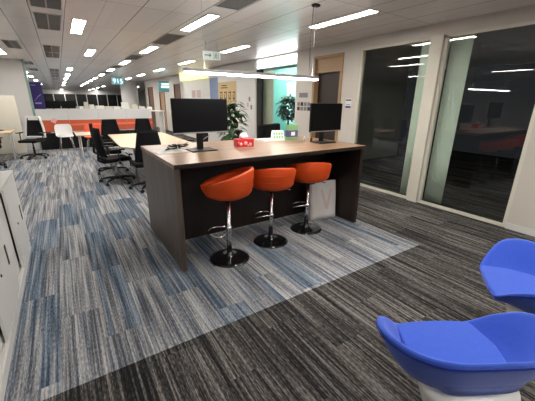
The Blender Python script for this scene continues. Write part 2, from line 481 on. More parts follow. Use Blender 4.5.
# round column and far windows
bm = new(); lathe(bm, [(0.50, 0), (0.50, CZ)], 32, c=(3.9, 22.2, 0)); struct('column', bm, 'white_paint')
for i in range(8):
    x = -1.73 + i * 1.27
    bm = new(); f = 0.05
    box(bm, x, x + f, 50.9, 50.98, 0.45, 2.12); box(bm, x + 1.27 - f, x + 1.27, 50.9, 50.98, 0.45, 2.12)
    box(bm, x + f, x + 1.27 - f, 50.9, 50.98, 0.45, 0.50); box(bm, x + f, x + 1.27 - f, 50.9, 50.98, 2.07, 2.12)
    o = struct('window_%d' % (i + 4), bm, 'white_paint')
    obj('window_pane', bxo(x + f, x + 1.27 - f, 50.93, 50.96, 0.5, 2.07), 'night_window', o)
struct('baseboard_right', bxo(WX - 0.012, WX - 0.001, -5, 1.36, 0, 0.08), 'white_paint')

# ================================================================ CEILING THINGS
ORD = ['nearest', 'second', 'third', 'fourth', 'fifth', 'sixth', 'seventh', 'eighth', 'ninth', 'tenth', 'eleventh', 'twelfth', 'thirteenth', 'fourteenth']
def ceiling_light(x, y0, wd_, ln, label, group, two=False):
    t = thing('ceiling_light', label, 'ceiling light', (x, y0, CZ), 0, group)
    bm = new(); a = 0.012
    box(bm, -wd_/2 - a, -wd_/2, 0, ln, -0.010, 0); box(bm, wd_/2, wd_/2 + a, 0, ln, -0.010, 0)
    box(bm, -wd_/2 - a, wd_/2 + a, -a, 0, -0.010, 0); box(bm, -wd_/2 - a, wd_/2 + a, ln, ln + a, -0.010, 0)
    if two: box(bm, -0.006, 0.006, 0, ln, -0.012, 0)
    obj('frame', bm, 'grille_frame', t)
    if two:
        obj('diffuser', bxo(-wd_/2, -0.006, 0, ln, -0.009, -0.001), 'light_white', t)
        obj('diffuser', bxo(0.006, wd_/2, 0, ln, -0.009, -0.001), 'light_white', t)
    else:
        obj('diffuser', bxo(-wd_/2, wd_/2, 0, ln, -0.009, -0.001), 'light_white', t)
    return t
k = 0
for i in range(-2, 10):
    y = 4.16 + 3.06 * i
    if i < 0: lb = 'linear ceiling light behind the viewer in the middle row'
    else: lb = '%s linear ceiling light of the middle row running over the left monitor' % ORD[min(i, 12)]
    ceiling_light(1.87, y, 0.14, 1.13, lb, 'linear ceiling lights of the middle row')
for i in range(-3, 6):
    y = 2.82 + 3.12 * i
    if i < 0: lb = 'linear ceiling light behind the viewer in the right row'
    else: lb = '%s linear ceiling light of the right row along the corridor wall' % ORD[min(i, 12)]
    ceiling_light(3.37, y, 0.14, 1.12, lb, 'linear ceiling lights of the right row')
for i, (x, y, ln) in enumerate(((0.43, 5.5, 1.1), (0.82, 8.55, 1.15), (0.55, 13.9, 1.3), (0.55, 17.3, 1.6), (0.55, 21.0, 2.0), (0.55, 26.5, 1.3), (0.55, 32, 1.3))):
    ceiling_light(x, y, 0.15, ln, '%s twin-tube ceiling light right of the air vents' % ORD[i], 'twin tube ceiling lights', True)
ceiling_light(0.43, -1.5, 0.15, 1.1, 'twin-tube ceiling light behind the viewer', 'twin tube ceiling lights', True)
for i, y in enumerate((9.55, 13.2, 16.6, 20.2, 25, 31)):
    ceiling_light(-1.0, y, 0.16, 1.2, '%s ceiling light of the row over the left desks' % ORD[i], 'ceiling lights over the left desks')
for i in range(5):
    ceiling_light(6.2, 22.3 + i * 4.2, 0.16, 1.2, '%s added ceiling light of the far row beyond the wall corner' % ORD[i], 'added far ceiling lights beyond the corner')  # row added to light the wide far end of the room
ceiling_light(5.3, 6.9, 0.16, 1.2, 'added ceiling light inside the glazed room behind the bench', 'added ceiling light of the glazed room')  # added lamp, brightens the dark interior behind the glass
for i in range(7):
    for X, nm in ((-4.0, 'left'), (3.6, 'right')):
        if X < 0 or i > 2: ceiling_light(X, 17.0 + i * 5.0, 0.16, 1.2, '%s added far ceiling light in the %s row towards the far windows' % (ORD[i], nm), 'added far %s row of ceiling lights' % nm)  # extra rows added to brighten the far wall area
for i in range(2):
    ceiling_light(0.55 + 4.0 * i, 49.2, 0.2, 1.4, 'last added ceiling light close to the far windows, %s one' % ['left', 'right'][i], 'last added ceiling lights by the far windows')  # added close to the far wall to brighten it
for i in range(3):
    ceiling_light(-3.6, 1.0 + i * 3.2, 0.16, 1.2, '%s ceiling light over the aisle outside the left of the picture' % ORD[i], 'ceiling lights left of the picture')

def vent(x, y0, wd_, ln, label, group, split=False):
    t = thing('ceiling_vent', label, 'air vent', (x, y0, CZ), 0, group)
    bm = new(); a = 0.012
    box(bm, -wd_/2, -wd_/2 + a, 0, ln, -0.008, 0); box(bm, wd_/2 - a, wd_/2, 0, ln, -0.008, 0)
    box(bm, -wd_/2, wd_/2, 0, a, -0.008, 0); box(bm, -wd_/2, wd_/2, ln - a, ln, -0.008, 0)
    if split: box(bm, -0.008, 0.008, a, ln - a, -0.009, 0)
    obj('frame', bm, 'grille_frame', t)
    bm = new(); box(bm, -wd_/2 + a, wd_/2 - a, a, ln - a, -0.003, -0.001)
    obj('backing', bm, 'dark_gap', t)
    bm = new(); n = int(ln / 0.028)
    for i in range(n):
        y = a + 0.006 + i * 0.028
        if y < ln - a - 0.014: box(bm, -wd_/2 + a, wd_/2 - a, y, y + 0.013, -0.006, -0.003)
    obj('grille', bm, 'grille', t)
for i, (y, ln) in enumerate(((3.92, 1.14), (5.40, 1.14), (8.44, 1.13), (9.70, 1.14), (14.9, 1.6), (16.8, 1.6), (18.8, 1.8), (21.6, 2.0))):
    vent(0.06, y, 0.32, ln, '%s dark air vent in the row at the ceiling left' % ORD[i], 'air vents of the left strip', True)
for i, (y, ln) in enumerate(((2.70, 1.08), (5.72, 1.12), (8.85, 1.0), (11.9, 1.1), (15.0, 1.1), (18.1, 1.1))):
    vent(1.87, y, 0.32, ln, '%s dark air vent between the middle row ceiling lights' % ORD[i], 'air vents of the middle strip')
vent(-0.62, 8.2, 0.26, 1.2, 'small dark air vent above the left white wall', None, True)
for i, y in enumerate((12.4, 15.2)):
    vent(-0.62, y, 0.3, 1.1, '%s grey air vent above the purple banner' % ['nearer', 'farther'][i], 'grey vents above the banner', True)

# exit signs
t = thing('exit_sign', 'white hanging exit sign with green arrow and running figure', 'sign', (2.62, 6.0, 2.36))
obj('housing', bxo(-0.18, 0.18, -0.012, 0.012, -0.075, 0.075), 'sign_white', t, bevel=0.004)
bm = new()
box(bm, -0.15, -0.05, -0.016, -0.012, -0.006, 0.010)
vs = prism(bm, [(-0.05, -0.035), (-0.015, 0.002), (-0.05, 0.04)], 0, 0.004)
xf(vs, Matrix.Translation((0, -0.012, 0)) @ Matrix.Rotation(PI/2, 4, 'X'))
obj('arrow', bm, 'sign_green', t)
bm = new()
tube(bm, [(0.085, -0.014, 0.05), (0.085, -0.014, 0.03)], 0.010, 6)
tube(bm, [(0.085, -0.014, 0.028), (0.078, -0.014, -0.01), (0.055, -0.014, -0.05)], 0.006, 6)
tube(bm, [(0.078, -0.014, -0.01), (0.10, -0.014, -0.03), (0.10, -0.014, -0.055)], 0.006, 6)
tube(bm, [(0.06, -0.014, 0.005), (0.085, -0.014, 0.02), (0.11, -0.014, 0.004)], 0.005, 6)
for a in ((0.035, 0.040, -0.055, 0.06), (0.130, 0.135, -0.055, 0.06)): box(bm, a[0], a[1], -0.016, -0.012, a[2], a[3])
obj('running_figure', bm, 'sign_green', t)
bm = new(); tube(bm, [(-0.12, 0, 0.075), (-0.12, 0, 0.24)], 0.005, 6); tube(bm, [(0.12, 0, 0.075), (0.12, 0, 0.24)], 0.005, 6)
obj('hanger', bm, 'steel', t)

def text_obj(s, size, m, parent, loc, name='lettering', ext=0.002):
    cu = bpy.data.curves.new(name, 'FONT'); cu.body = s; cu.size = size; cu.extrude = ext
    cu.align_x = 'CENTER'; cu.align_y = 'CENTER'
    tmp = bpy.data.objects.new('tmp', cu); C.objects.link(tmp)
    dg = bpy.context.evaluated_depsgraph_get(); me = bpy.data.meshes.new_from_object(tmp.evaluated_get(dg))
    bpy.data.objects.remove(tmp); me.materials.clear(); me.materials.append(MT[m])
    o = bpy.data.objects.new(name, me); C.objects.link(o); o.parent = parent
    o.location = loc; o.rotation_euler = (PI/2, 0, 0)
    return o
t = thing('hanging_sign', 'teal hanging sign glowing with white characters over the far desks', 'sign', (2.5, 16.8, 2.33))
obj('panel', bxo(-0.27, 0.27, -0.02, 0.02, -0.14, 0.17), 'sign_teal', t)
text_obj('915', 0.30, 'sign_glow', t, (0, -0.024, 0))
bm = new(); tube(bm, [(-0.2, 0, 0.17), (-0.2, 0, 0.27)], 0.006, 6); tube(bm, [(0.2, 0, 0.17), (0.2, 0, 0.27)], 0.006, 6)
obj('hanger', bm, 'steel', t)
t = thing('display_screen', 'blue-white lit display mounted between the far brown doors', 'screen', (4.42, 15.9, 2.12))
obj('casing', bxo(-0.30, 0.30, -0.03, 0.03, -0.24, 0.24), 'sign_teal', t, bevel=0.01)
bm = new(); box(bm, -0.17, 0.24, -0.034, -0.03, -0.05, 0.05); box(bm, -0.15, 0.22, -0.034, -0.03, 0.09, 0.16)
obj('picture', bm, 'sign_glow', t)
bm = new(); tube(bm, [(0, 0, 0.24), (0, 0, 0.48)], 0.015, 8); obj('bracket', bm, 'steel', t)

# pendant over bench
t = thing('pendant_light', 'long slim white pendant light hanging above the wooden bench', 'pendant light', (0, 3.05, 0))
bm = new(); box(bm, 1.04, 2.72, -0.035, 0.035, 1.805, 1.822)
box(bm, 1.04, 2.72, -0.035, -0.030, 1.822, 1.836); box(bm, 1.04, 2.72, 0.030, 0.035, 1.822, 1.836)
box(bm, 1.04, 1.045, -0.030, 0.030, 1.822, 1.836); box(bm, 2.715, 2.72, -0.030, 0.030, 1.822, 1.836)
obj('housing', bm, 'alu', t)
obj('diffuser', bxo(1.05, 2.71, -0.030, 0.030, 1.790, 1.8049), 'light_pendant', t)
obj('added_uplight', bxo(1.05, 2.71, -0.028, 0.028, 1.8225, 1.827), 'added_uplight_glow', t)  # uplight added to brighten the ceiling over the bench
for X in (1.25, 2.64):
    bm = new(); tube(bm, [(X, 0, 1.828), (X, 0, 2.575)], 0.0035 if X > 2 else 0.0015, 6); obj('wire', bm, 'steel', t)
    bm = new(); box(bm, X - 0.04, X + 0.04, -0.03, 0.03, 2.575, 2.6); obj('ceiling_mount', bm, 'dark_gap' if X > 2 else 'white_paint', t)
bm = new(); tube(bm, [(2.60, 0.01, 1.828), (2.59, 0.01, 2.2), (2.61, 0.005, 2.575)], 0.003, 6); obj('power_cable', bm, 'cable_black', t)

# ================================================================ BENCH
t = thing('high_bench', 'long wooden high bench with dark sides and pale oak top', 'bench', (0, 0, 0))
obj('top', bxo(0.715, 3.12, 2.515, 3.80, 0.99, 1.028), 'walnut_top', t, bevel=0.002)
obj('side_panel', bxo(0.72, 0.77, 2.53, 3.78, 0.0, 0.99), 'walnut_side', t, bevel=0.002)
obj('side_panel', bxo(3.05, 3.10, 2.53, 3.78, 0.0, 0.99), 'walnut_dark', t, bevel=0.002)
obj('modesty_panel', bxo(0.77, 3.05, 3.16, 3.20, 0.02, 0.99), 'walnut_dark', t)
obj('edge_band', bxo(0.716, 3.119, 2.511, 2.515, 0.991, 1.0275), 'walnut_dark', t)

# ================================================================ BAR STOOLS
def stool_surface():
    """tub seat: local +Y is the front; rim high at the back"""
    def rim(th):                     # th = 0 at front (+Y)
        c = (1 - math.cos(th)) / 2
        return 0.272, 0.125 + 0.155 * c
    outer = []; inner = []
    n = 48
    for i in range(n):
        th = 2 * PI * i / n
        r, h = rim(th)
        dx, dy = math.sin(th), math.cos(th)
        o_ = []; 
        for rr, hh in ((0.0, 0.0), (0.10, 0.002), (0.18, 0.012), (0.23, 0.035), (0.252, 0.065), (0.266, 0.55 * h + 0.02), (r + 0.002, h * 0.93), (r - 0.008, h), (r - 0.032, h * 0.985), (r - 0.048, h * 0.9)):
            o_.append((dx * rr, dy * rr * 0.93, hh))
        # inner bowl down to the cushion
        for rr, hh in ((0.215, 0.095), (0.19, 0.085), (0.12, 0.083), (0.0, 0.083)):
            o_.append((dx * rr, dy * rr * 0.93, hh))
        outer.append(o_)
    return outer
def make_stool():
    t = thing('bar_stool', 'x', 'bar stool', (0, 0, 0), 0, 'orange bar stools at the wooden bench')
    bm = new(); P = stool_surface(); n = len(P)
    rings = [[Vector(P[i][j]) + Vector((0, 0, 0.645)) for i in range(n)] for j in range(len(P[0]))]
    prev = None
    for j, ring in enumerate(rings):
        if j in (0, len(rings) - 1): vs = [bm.verts.new(ring[0])]
        else: vs = [bm.verts.new(p) for p in ring]
        if prev:
            for i in range(n):
                q = (i + 1) % n
                if len(prev) == 1: f = [prev[0], vs[i], vs[q]]
                elif len(vs) == 1: f = [prev[i], vs[0], prev[q]]
                else: f = [prev[i], vs[i], vs[q], prev[q]]
                bm.faces.new(f).smooth = True
        prev = vs
    obj('seat', bm, 'orange_leather', t)
    # horizontal stitch lines on the back
    bm = new()
    for hh, rr in ((0.12, 0.2690), (0.19, 0.2735)):
        pts = []
        for i in range(25):
            th = PI - 0.95 + 1.9 * i / 24
            pts.append((math.sin(th) * rr, math.cos(th) * rr * 0.93, 0.645 + hh))
        tube(bm, pts, 0.0018, 6)
    obj('stitching', bm, 'orange_leather', t)
    bm = new(); lathe(bm, [(0.0, 0), (0.205, 0), (0.205, 0.008), (0.17, 0.016), (0.06, 0.026), (0.033, 0.05), (0.028, 0.075), (0.0, 0.075)], 40)
    obj('base', bm, 'black_gloss', t)
    bm = new(); lathe(bm, [(0.0, 0.075), (0.027, 0.075), (0.027, 0.36), (0.022, 0.365), (0.022, 0.63), (0.0, 0.63)], 20); obj('column', bm, 'chrome', t)
    bm = new(); lathe(bm, [(0, 0.62), (0.09, 0.62), (0.09, 0.65), (0, 0.65)], 20); obj('seat_plate', bm, 'black_plastic', t)
    bm = new()
    pts = [(-0.027, 0, 0.33)] + [(-0.13 * math.cos(a) , 0.10 + 0.12 * math.sin(a), 0.30) for a in [k * PI / 10 for k in range(11)]] + [(0.027, 0, 0.33)]
    tube(bm, pts, 0.009, 8); lathe(bm, [(0.034, 0.31), (0.034, 0.35)], 16)
    bmesh.ops.rotate(bm, verts=bm.verts[:], cent=(0, 0, 0), matrix=Matrix.Rotation(math.radians(32), 3, 'Z'))
    obj('footrest', bm, 'chrome', t)
    bm = new(); tube(bm, [(0.05, 0, 0.635), (0.16, 0.03, 0.625), (0.24, 0.05, 0.60)], 0.006, 6); obj('height_lever', bm, 'chrome', t)
    return t
st0 = make_stool()
st0['label'] = 'orange tub bar stool nearest the left end, turned with its back to the right'
st0.location = (1.22, 2.55, 0); st0.rotation_euler = (0, 0, math.radians(48)); st0.scale = (1, 1, 1.03)
dup(st0, (1.80, 2.66, 0), math.radians(-20), 'middle orange bar stool of the three, back towards the room', scale=(0.97, 0.97, 0.985))
dup(st0, (2.38, 2.72, 0), math.radians(-26), 'orange bar stool farthest right, in front of the white bag', scale=(0.97, 0.97, 0.975))

# white bag under the bench
t = thing('paper_bag', 'white flat paper bag leaning under the right end of the bench', 'bag', (2.81, 2.90, 0), math.radians(-8))
bm = new(); n = 8; P = []
for sgn, dy in ((1, -0.055), (1, 0.055)):
    pass
vs = []
def bagp(x, s, z):
    th = 0.055 * (1 - 0.75 * z / 0.52) + 0.006 * math.sin(x * 21 + z * 9)
    return (x, s * th + 0.05 * z, z)
F = [[bagp(-0.205 + 0.41 * i / n, -1, 0.52 * j / n) for j in range(n + 1)] for i in range(n + 1)]
B = [[bagp(-0.205 + 0.41 * i / n, 1, 0.52 * j / n) for j in range(n + 1)] for i in range(n + 1)]
loop = [F[i] for i in range(n + 1)] + [B[i] for i in range(n, -1, -1)]
V = grid(bm, loop, closed_u=True)
bm.faces.new([v[0] for v in V])
obj('bag_body', bm, 'paper_bag', t)
bm = new()
vs = prism(bm, [(-0.05, 0.42), (-0.02, 0.42), (0.045, 0.22), (0.105, 0.42), (0.14, 0.42), (0.065, 0.14), (0.03, 0.14)], 0, 0.002)
for v in vs: v.co = Vector((v.co.x, -0.068 + 0.12 * v.co.y + v.co.z, v.co.y))
obj('print', bm, 'pink_print', t)

# ================================================================ MONITORS
def monitor(label, loc, rz, w_, h_, zc, base='rect'):
    t = thing('monitor', label, 'monitor', loc, rz, 'black monitors on the wooden bench')
    obj('screen_panel', bxo(-w_/2, w_/2, -0.055, -0.02, zc - h_/2, zc + h_/2), 'screen_black', t, bevel=0.006)
    obj('bezel', bxo(-w_/2, w_/2, -0.060, -0.0551, zc - h_/2, zc - h_/2 + 0.012), 'alu', t)
    obj('rear_housing', bxo(-0.14, 0.14, -0.02, 0.015, zc - 0.11, zc + 0.11), 'black_plastic', t, bevel=0.01)
    obj('stand', bxo(-0.035, 0.035, 0.015, 0.04, 0.012, zc), 'black_plastic', t, bevel=0.004)
    obj('stand_base', bxo(-0.14, 0.14, -0.12, 0.10, 0.0, 0.012), 'black_plastic', t, bevel=0.004)
    return t
monitor('large black monitor at the left end of the bench, screen towards the stools', (1.215, 3.17, 1.028), 0, 0.60, 0.345, 0.36)
monitor('black monitor at the right end of the bench beside the doorway', (2.86, 3.03, 1.028), math.radians(3), 0.56, 0.35, 0.32)

# papers, cables on the bench
t = obj('paper_sheet', bxo(-0.16, 0.16, -0.12, 0.12, 0, 0.004), 'paper'); tag(t, 'white sheet lying under the cables left of the monitor', 'paper', None, (0.90, 3.24, 1.028), 0.08)
bm = new(); pts = []
for i in range(60):
    a = i * 0.42
    pts.append((0.93 + 0.09 * math.cos(a) + 0.0018 * i, 3.28 + 0.05 * math.sin(a * 1.3), 1.041 + 0.0009 * i + 0.006 * math.sin(a * 2.1)))
tube(bm, pts, 0.005, 6); tag(obj('cable', bm, 'cable_black'), 'tangled black cable coiled on the white sheet', 'cable')
bm = new(); pts = [(0.98, 3.12, 1.036), (0.98, 3.22, 1.045), (0.985, 3.28, 1.10), (1.02, 3.32, 1.14), (1.06, 3.34, 1.10), (1.08, 3.33, 1.036), (1.14, 3.30, 1.034), (1.20, 3.30, 1.04), (1.26, 3.26, 1.12), (1.34, 3.18, 1.19)]
tube(bm, pts, 0.0035, 6); tag(obj('cable', bm, 'cable_white'), 'thin white cable looping up to the left monitor', 'cable')

# tissue box
t = thing('tissue_box', 'red patterned tissue box with white tissue on the bench top', 'tissue box', (1.76, 3.20, 1.028), math.radians(-6))
obj('box', bxo(-0.105, 0.105, -0.06, 0.06, 0, 0.09), 'red_card', t, bevel=0.003)
bm = new()
for (x, z, s) in ((-0.06, 0.035, 0.018), (0.0, 0.045, 0.022), (0.06, 0.03, 0.020), (0.03, 0.02, 0.012), (-0.09, 0.055, 0.010)):
    lathe(bm, [(0, 0), (s, 0), (s, 0.0012), (0, 0.0012)], 8)
    bm.verts.ensure_lookup_table()
    vv = bm.verts[-18:]
    xf(vv, Matrix.Translation((x, -0.060, z)) @ Matrix.Rotation(PI/2, 4, 'X'))
obj('pattern', bm, 'pink_card', t)
bm = new()
n = 14; prof = [(0.045, 0.0), (0.05, 0.03), (0.035, 0.055), (0.018, 0.072), (0.0, 0.07)]
lathe(bm, [(r_ * 1.2, 0.088 + z) for r_, z in prof], n)
for v in bm.verts:
    v.co.x += 0.012 * math.sin(v.co.y * 90 + v.co.z * 40); v.co.y *= 0.6
obj('tissue', bm, 'tissue', t, sub=1)

# calendar, boxes, papers at back of bench
t = obj('paper_stack', bxo(-0.09, 0.09, -0.11, 0.11, 0, 0.012), 'paper'); tag(t, 'stack of white paper left of the desk calendar', 'paper', None, (2.30, 3.58, 1.028), 0.2)
t = thing('desk_calendar', 'white desk calendar with faint green picture squares on the bench', 'calendar', (2.47, 3.52, 1.028), math.radians(-14))
bm = new(); vs = prism(bm, [(-0.05, 0), (0.05, 0), (0, 0.13)], -0.085, 0.085)
xf(vs, Matrix.Rotation(PI/2, 4, 'Z') @ Matrix.Rotation(PI/2, 4, 'X'))
obj('stand', bm, 'paper', t)
bm = new()
for i in range(4):
    for j in range(2):
        vs = box(bm, -0.070 + i * 0.038, -0.042 + i * 0.038, 0, 0.001, 0.025 + j * 0.045, 0.058 + j * 0.045)
        for v in vs: v.co.y += -0.052 + v.co.z * (0.05 / 0.13) 
obj('printed_squares', bm, 'green_print', t)
t = thing('carton', 'upright green and violet carton right of the desk calendar', 'box', (2.70, 3.50, 1.028), math.radians(-8))
obj('box', bxo(-0.075, 0.075, -0.04, 0.04, 0, 0.20), 'green_print', t, bevel=0.002)
bm = new(); box(bm, -0.078, 0.078, -0.043, 0.043, 0.035, 0.125); obj('band', bm, 'violet_print', t)
obj('label_patch', bxo(-0.03, 0.03, -0.045, -0.043, 0.055, 0.105), 'paper', t)
for i, (x, y, m_, lb) in enumerate(((2.76, 3.14, 'stem', 'small brown bottle left of the right monitor stand'), (2.69, 3.20, 'white_plastic', 'tiny white bottle left of the right monitor stand'))):
    bm = new(); lathe(bm, [(0, 0), (0.016, 0), (0.016, 0.045), (0.007, 0.055), (0.007, 0.07), (0, 0.07)], 12)
    tag(obj('bottle', bm, m_), lb, 'bottle', None, (x, y, 1.028))

# ================================================================ BLUE LOUNGE CHAIRS
def interp(tab, x):
    # Catmull-Rom through the table, mirrored at both ends
    T = [(-tab[1][0],) + tab[1][1:]] + list(tab) + [(360 - tab[-2][0],) + tab[-2][1:]]
    for k in range(1, len(T) - 2):
        a, b = T[k], T[k + 1]
        if a[0] <= x <= b[0]:
            p, q = T[k - 1], T[k + 2]; h = b[0] - a[0]; f = (x - a[0]) / h; out = []
            for c in range(1, len(a)):
                m0 = (b[c] - p[c]) / (b[0] - p[0]) * h; m1 = (q[c] - a[c]) / (q[0] - a[0]) * h
                out.append((2*f**3 - 3*f*f + 1) * a[c] + (f**3 - 2*f*f + f) * m0 + (-2*f**3 + 3*f*f) * b[c] + (f**3 - f*f) * m1)
            return out
    return tab[-1][1:]
#  angle from the front, rim radius, rim height, seat-edge radius
RIM = [(0, 0.224, 0.402), (22, 0.243, 0.404), (42, 0.298, 0.416), (60, 0.335, 0.50), (78, 0.385, 0.575), (95, 0.405, 0.598), (115, 0.375, 0.600), (137, 0.312, 0.602), (158, 0.262, 0.606), (180, 0.245, 0.608)]
def make_lounge():
    t = thing('lounge_chair', 'x', 'lounge chair', (0, 0, 0), 0, 'blue lounge chairs')
    n = 96
    cols = []; 
    for i in range(n):
        a = 360.0 * i / n; aa = a if a <= 180 else 360 - a
        r, h = interp(RIM, aa); th = math.radians(a)
        cols.append((math.sin(th), math.cos(th), r, h))
    def build(levels, m, name, cap0=True, cap1=True):
        bm = new(); prev = None
        for k, fn in enumerate(levels):
            ring = [fn(*c) for c in cols]
            if ring is not None and (Vector(ring[0]) - Vector(ring[n // 2])).length < 1e-6: vs = [bm.verts.new(ring[0])]
            else: vs = [bm.verts.new(p) for p in ring]
            if prev:
                for i in range(n):
                    q = (i + 1) % n
                    if len(prev) == 1: f = [prev[0], vs[i], vs[q]]
                    elif len(vs) == 1: f = [prev[i], vs[0], prev[q]]
                    else: f = [prev[i], vs[i], vs[q], prev[q]]
                    bm.faces.new(f).smooth = True
            prev = vs
        return obj(name, bm, m, t)
    # outer shell, from underside to the rim and down inside
    def L(fr, fh, dz=0.0):
        return lambda dx, dy, r, h: (dx * r * fr, dy * r * fr, 0.35 + (h - 0.35) * fh + dz)
    lv = [lambda dx, dy, r, h: (0, 0, 0.348), lambda dx, dy, r, h: (dx * 0.14, dy * 0.12, 0.349),
          L(0.58, 0.03), L(0.72, 0.18), L(0.86, 0.50), L(0.955, 0.83), L(1.0, 0.97), L(0.985, 1.0, 0.006), L(0.945, 1.0, 0.004)]
    def inner(f):
        def g(dx, dy, r, h):
            rs = min(r * 0.76, 0.235); zs = 0.39
            rr = r * 0.915; zz = h * 0.99
            q = f
            return (dx * (rr + (rs - rr) * q), dy * (rr + (rs - rr) * q), zz + (zs - zz) * (q ** 0.8))
        return g
    lv += [inner(0.0), inner(0.35), inner(0.7), inner(1.0), lambda dx, dy, r, h: (0, 0, 0.388)]
    build(lv, 'blue_fabric', 'upholstered_shell')
    # flat seat pad running out to the front edge
    pad = [(-0.205, 0.215), (-0.10, 0.228), (0.0, 0.231), (0.10, 0.228), (0.205, 0.215), (0.225, 0.05), (0.19, -0.09), (0.10, -0.165), (0.0, -0.178), (-0.10, -0.165), (-0.19, -0.09), (-0.225, 0.05)]
    bm = new(); prism(bm, pad, 0.385, 0.424); obj('seat_pad', bm, 'blue_fabric', t, bevel=0.010, seg=3)
    bm = new()
    ptsr = [(dx * r * 1.002, dy * r * 1.002, 0.35 + (h - 0.35) * 0.93) for (dx, dy, r, h) in cols]
    tube(bm, ptsr, 0.003, 6, closed=True); obj('piping', bm, 'blue_dark_piping', t)
    bm = new(); lathe(bm, [(0.0, 0.012), (0.05, 0.012), (0.07, 0.04), (0.115, 0.10), (0.165, 0.20), (0.20, 0.30), (0.21, 0.355), (0.0, 0.355)], 48)
    for v in bm.verts: v.co.y = v.co.y * (0.25 + 0.75 * min(1, v.co.z / 0.2) * 0.8) - 0.03 - 0.05 * min(1, v.co.z / 0.2)
    obj('underseat_shell', bm, 'white_plastic', t)
    bm = new(); lathe(bm, [(0, 0), (0.14, 0), (0.14, 0.006), (0.05, 0.014), (0, 0.014)], 40, c=(0, -0.03, 0)); obj('base_disc', bm, 'chrome', t)
    return t
lc = make_lounge()
lc['label'] = 'nearest blue lounge chair in the bottom right corner, back towards the viewer'
lc.location = (1.385, 0.455, 0); lc.rotation_euler = (0, 0, -math.radians(30))
dup(lc, (2.375, 0.503, 0), math.radians(34), 'farther blue lounge chair at the right picture edge, seat towards the bench', scale=(1, 1, 0.97))

# ================================================================ CABINETS LEFT
def cabinet(y0, label):
    W = 1.05
    t = thing('storage_cabinet', label, 'cabinet', (-0.52, y0, 0), 0, 'low white cabinets along the left')
    bm = new()
    box(bm, -0.43, 0.0, 0.0, 0.018, 0.08, 0.83); box(bm, -0.43, 0.0, W - 0.018, W, 0.08, 0.83)
    box(bm, -0.43, -0.41, 0.018, W - 0.018, 0.08, 0.83); box(bm, -0.41, 0.0, 0.018, W - 0.018, 0.08, 0.098)
    obj('body', bm, 'white_laminate', t)
    obj('plinth', bxo(-0.42, 0.012, 0.0, W, 0.0, 0.075), 'white_laminate', t)
    obj('top_board', bxo(-0.44, 0.022, -0.0, W, 0.834, 0.86), 'white_laminate', t, bevel=0.002)
    d = obj('door', bxo(0.0, 0.018, 0.355, W - 0.006, 0.105, 0.822), 'white_laminate', t, bevel=0.001)
    bm = new(); vs = prism(bm, [(0.010 * math.cos(a), 0.010 * math.sin(a)) for a in [2*PI*k/12 for k in range(12)]], 0, 0.006)
    xf(vs, Matrix.Translation((0.018, 0.60, 0.44)) @ Matrix.Rotation(PI/2, 4, 'Y')); obj('lock', bm, 'black_plastic', d)
    d2 = obj('door', bxo(-0.028, -0.012, 0.02, 0.352, 0.105, 0.822), 'white_laminate', t)
    obj('painted_inner_shade', bxo(-0.06, -0.03, 0.018, W - 0.018, 0.098, 0.83), 'dark_gap', t)  # near-black board painted in for the shade behind the doors
    bm = new(); box(bm, 0.018, 0.022, W - 0.16, W - 0.125, 0.38, 0.53); obj('handle', bm, 'black_plastic', d)
    return t
c0 = cabinet(2.85, 'low white storage cabinet at the left, farthest of the row')
dup(c0, (-0.52, 1.80, 0), 0, 'low white storage cabinet at the left edge, in the middle of the row')
dup(c0, (-0.52, 0.75, 0), 0, 'low white storage cabinet nearest the viewer at the left')

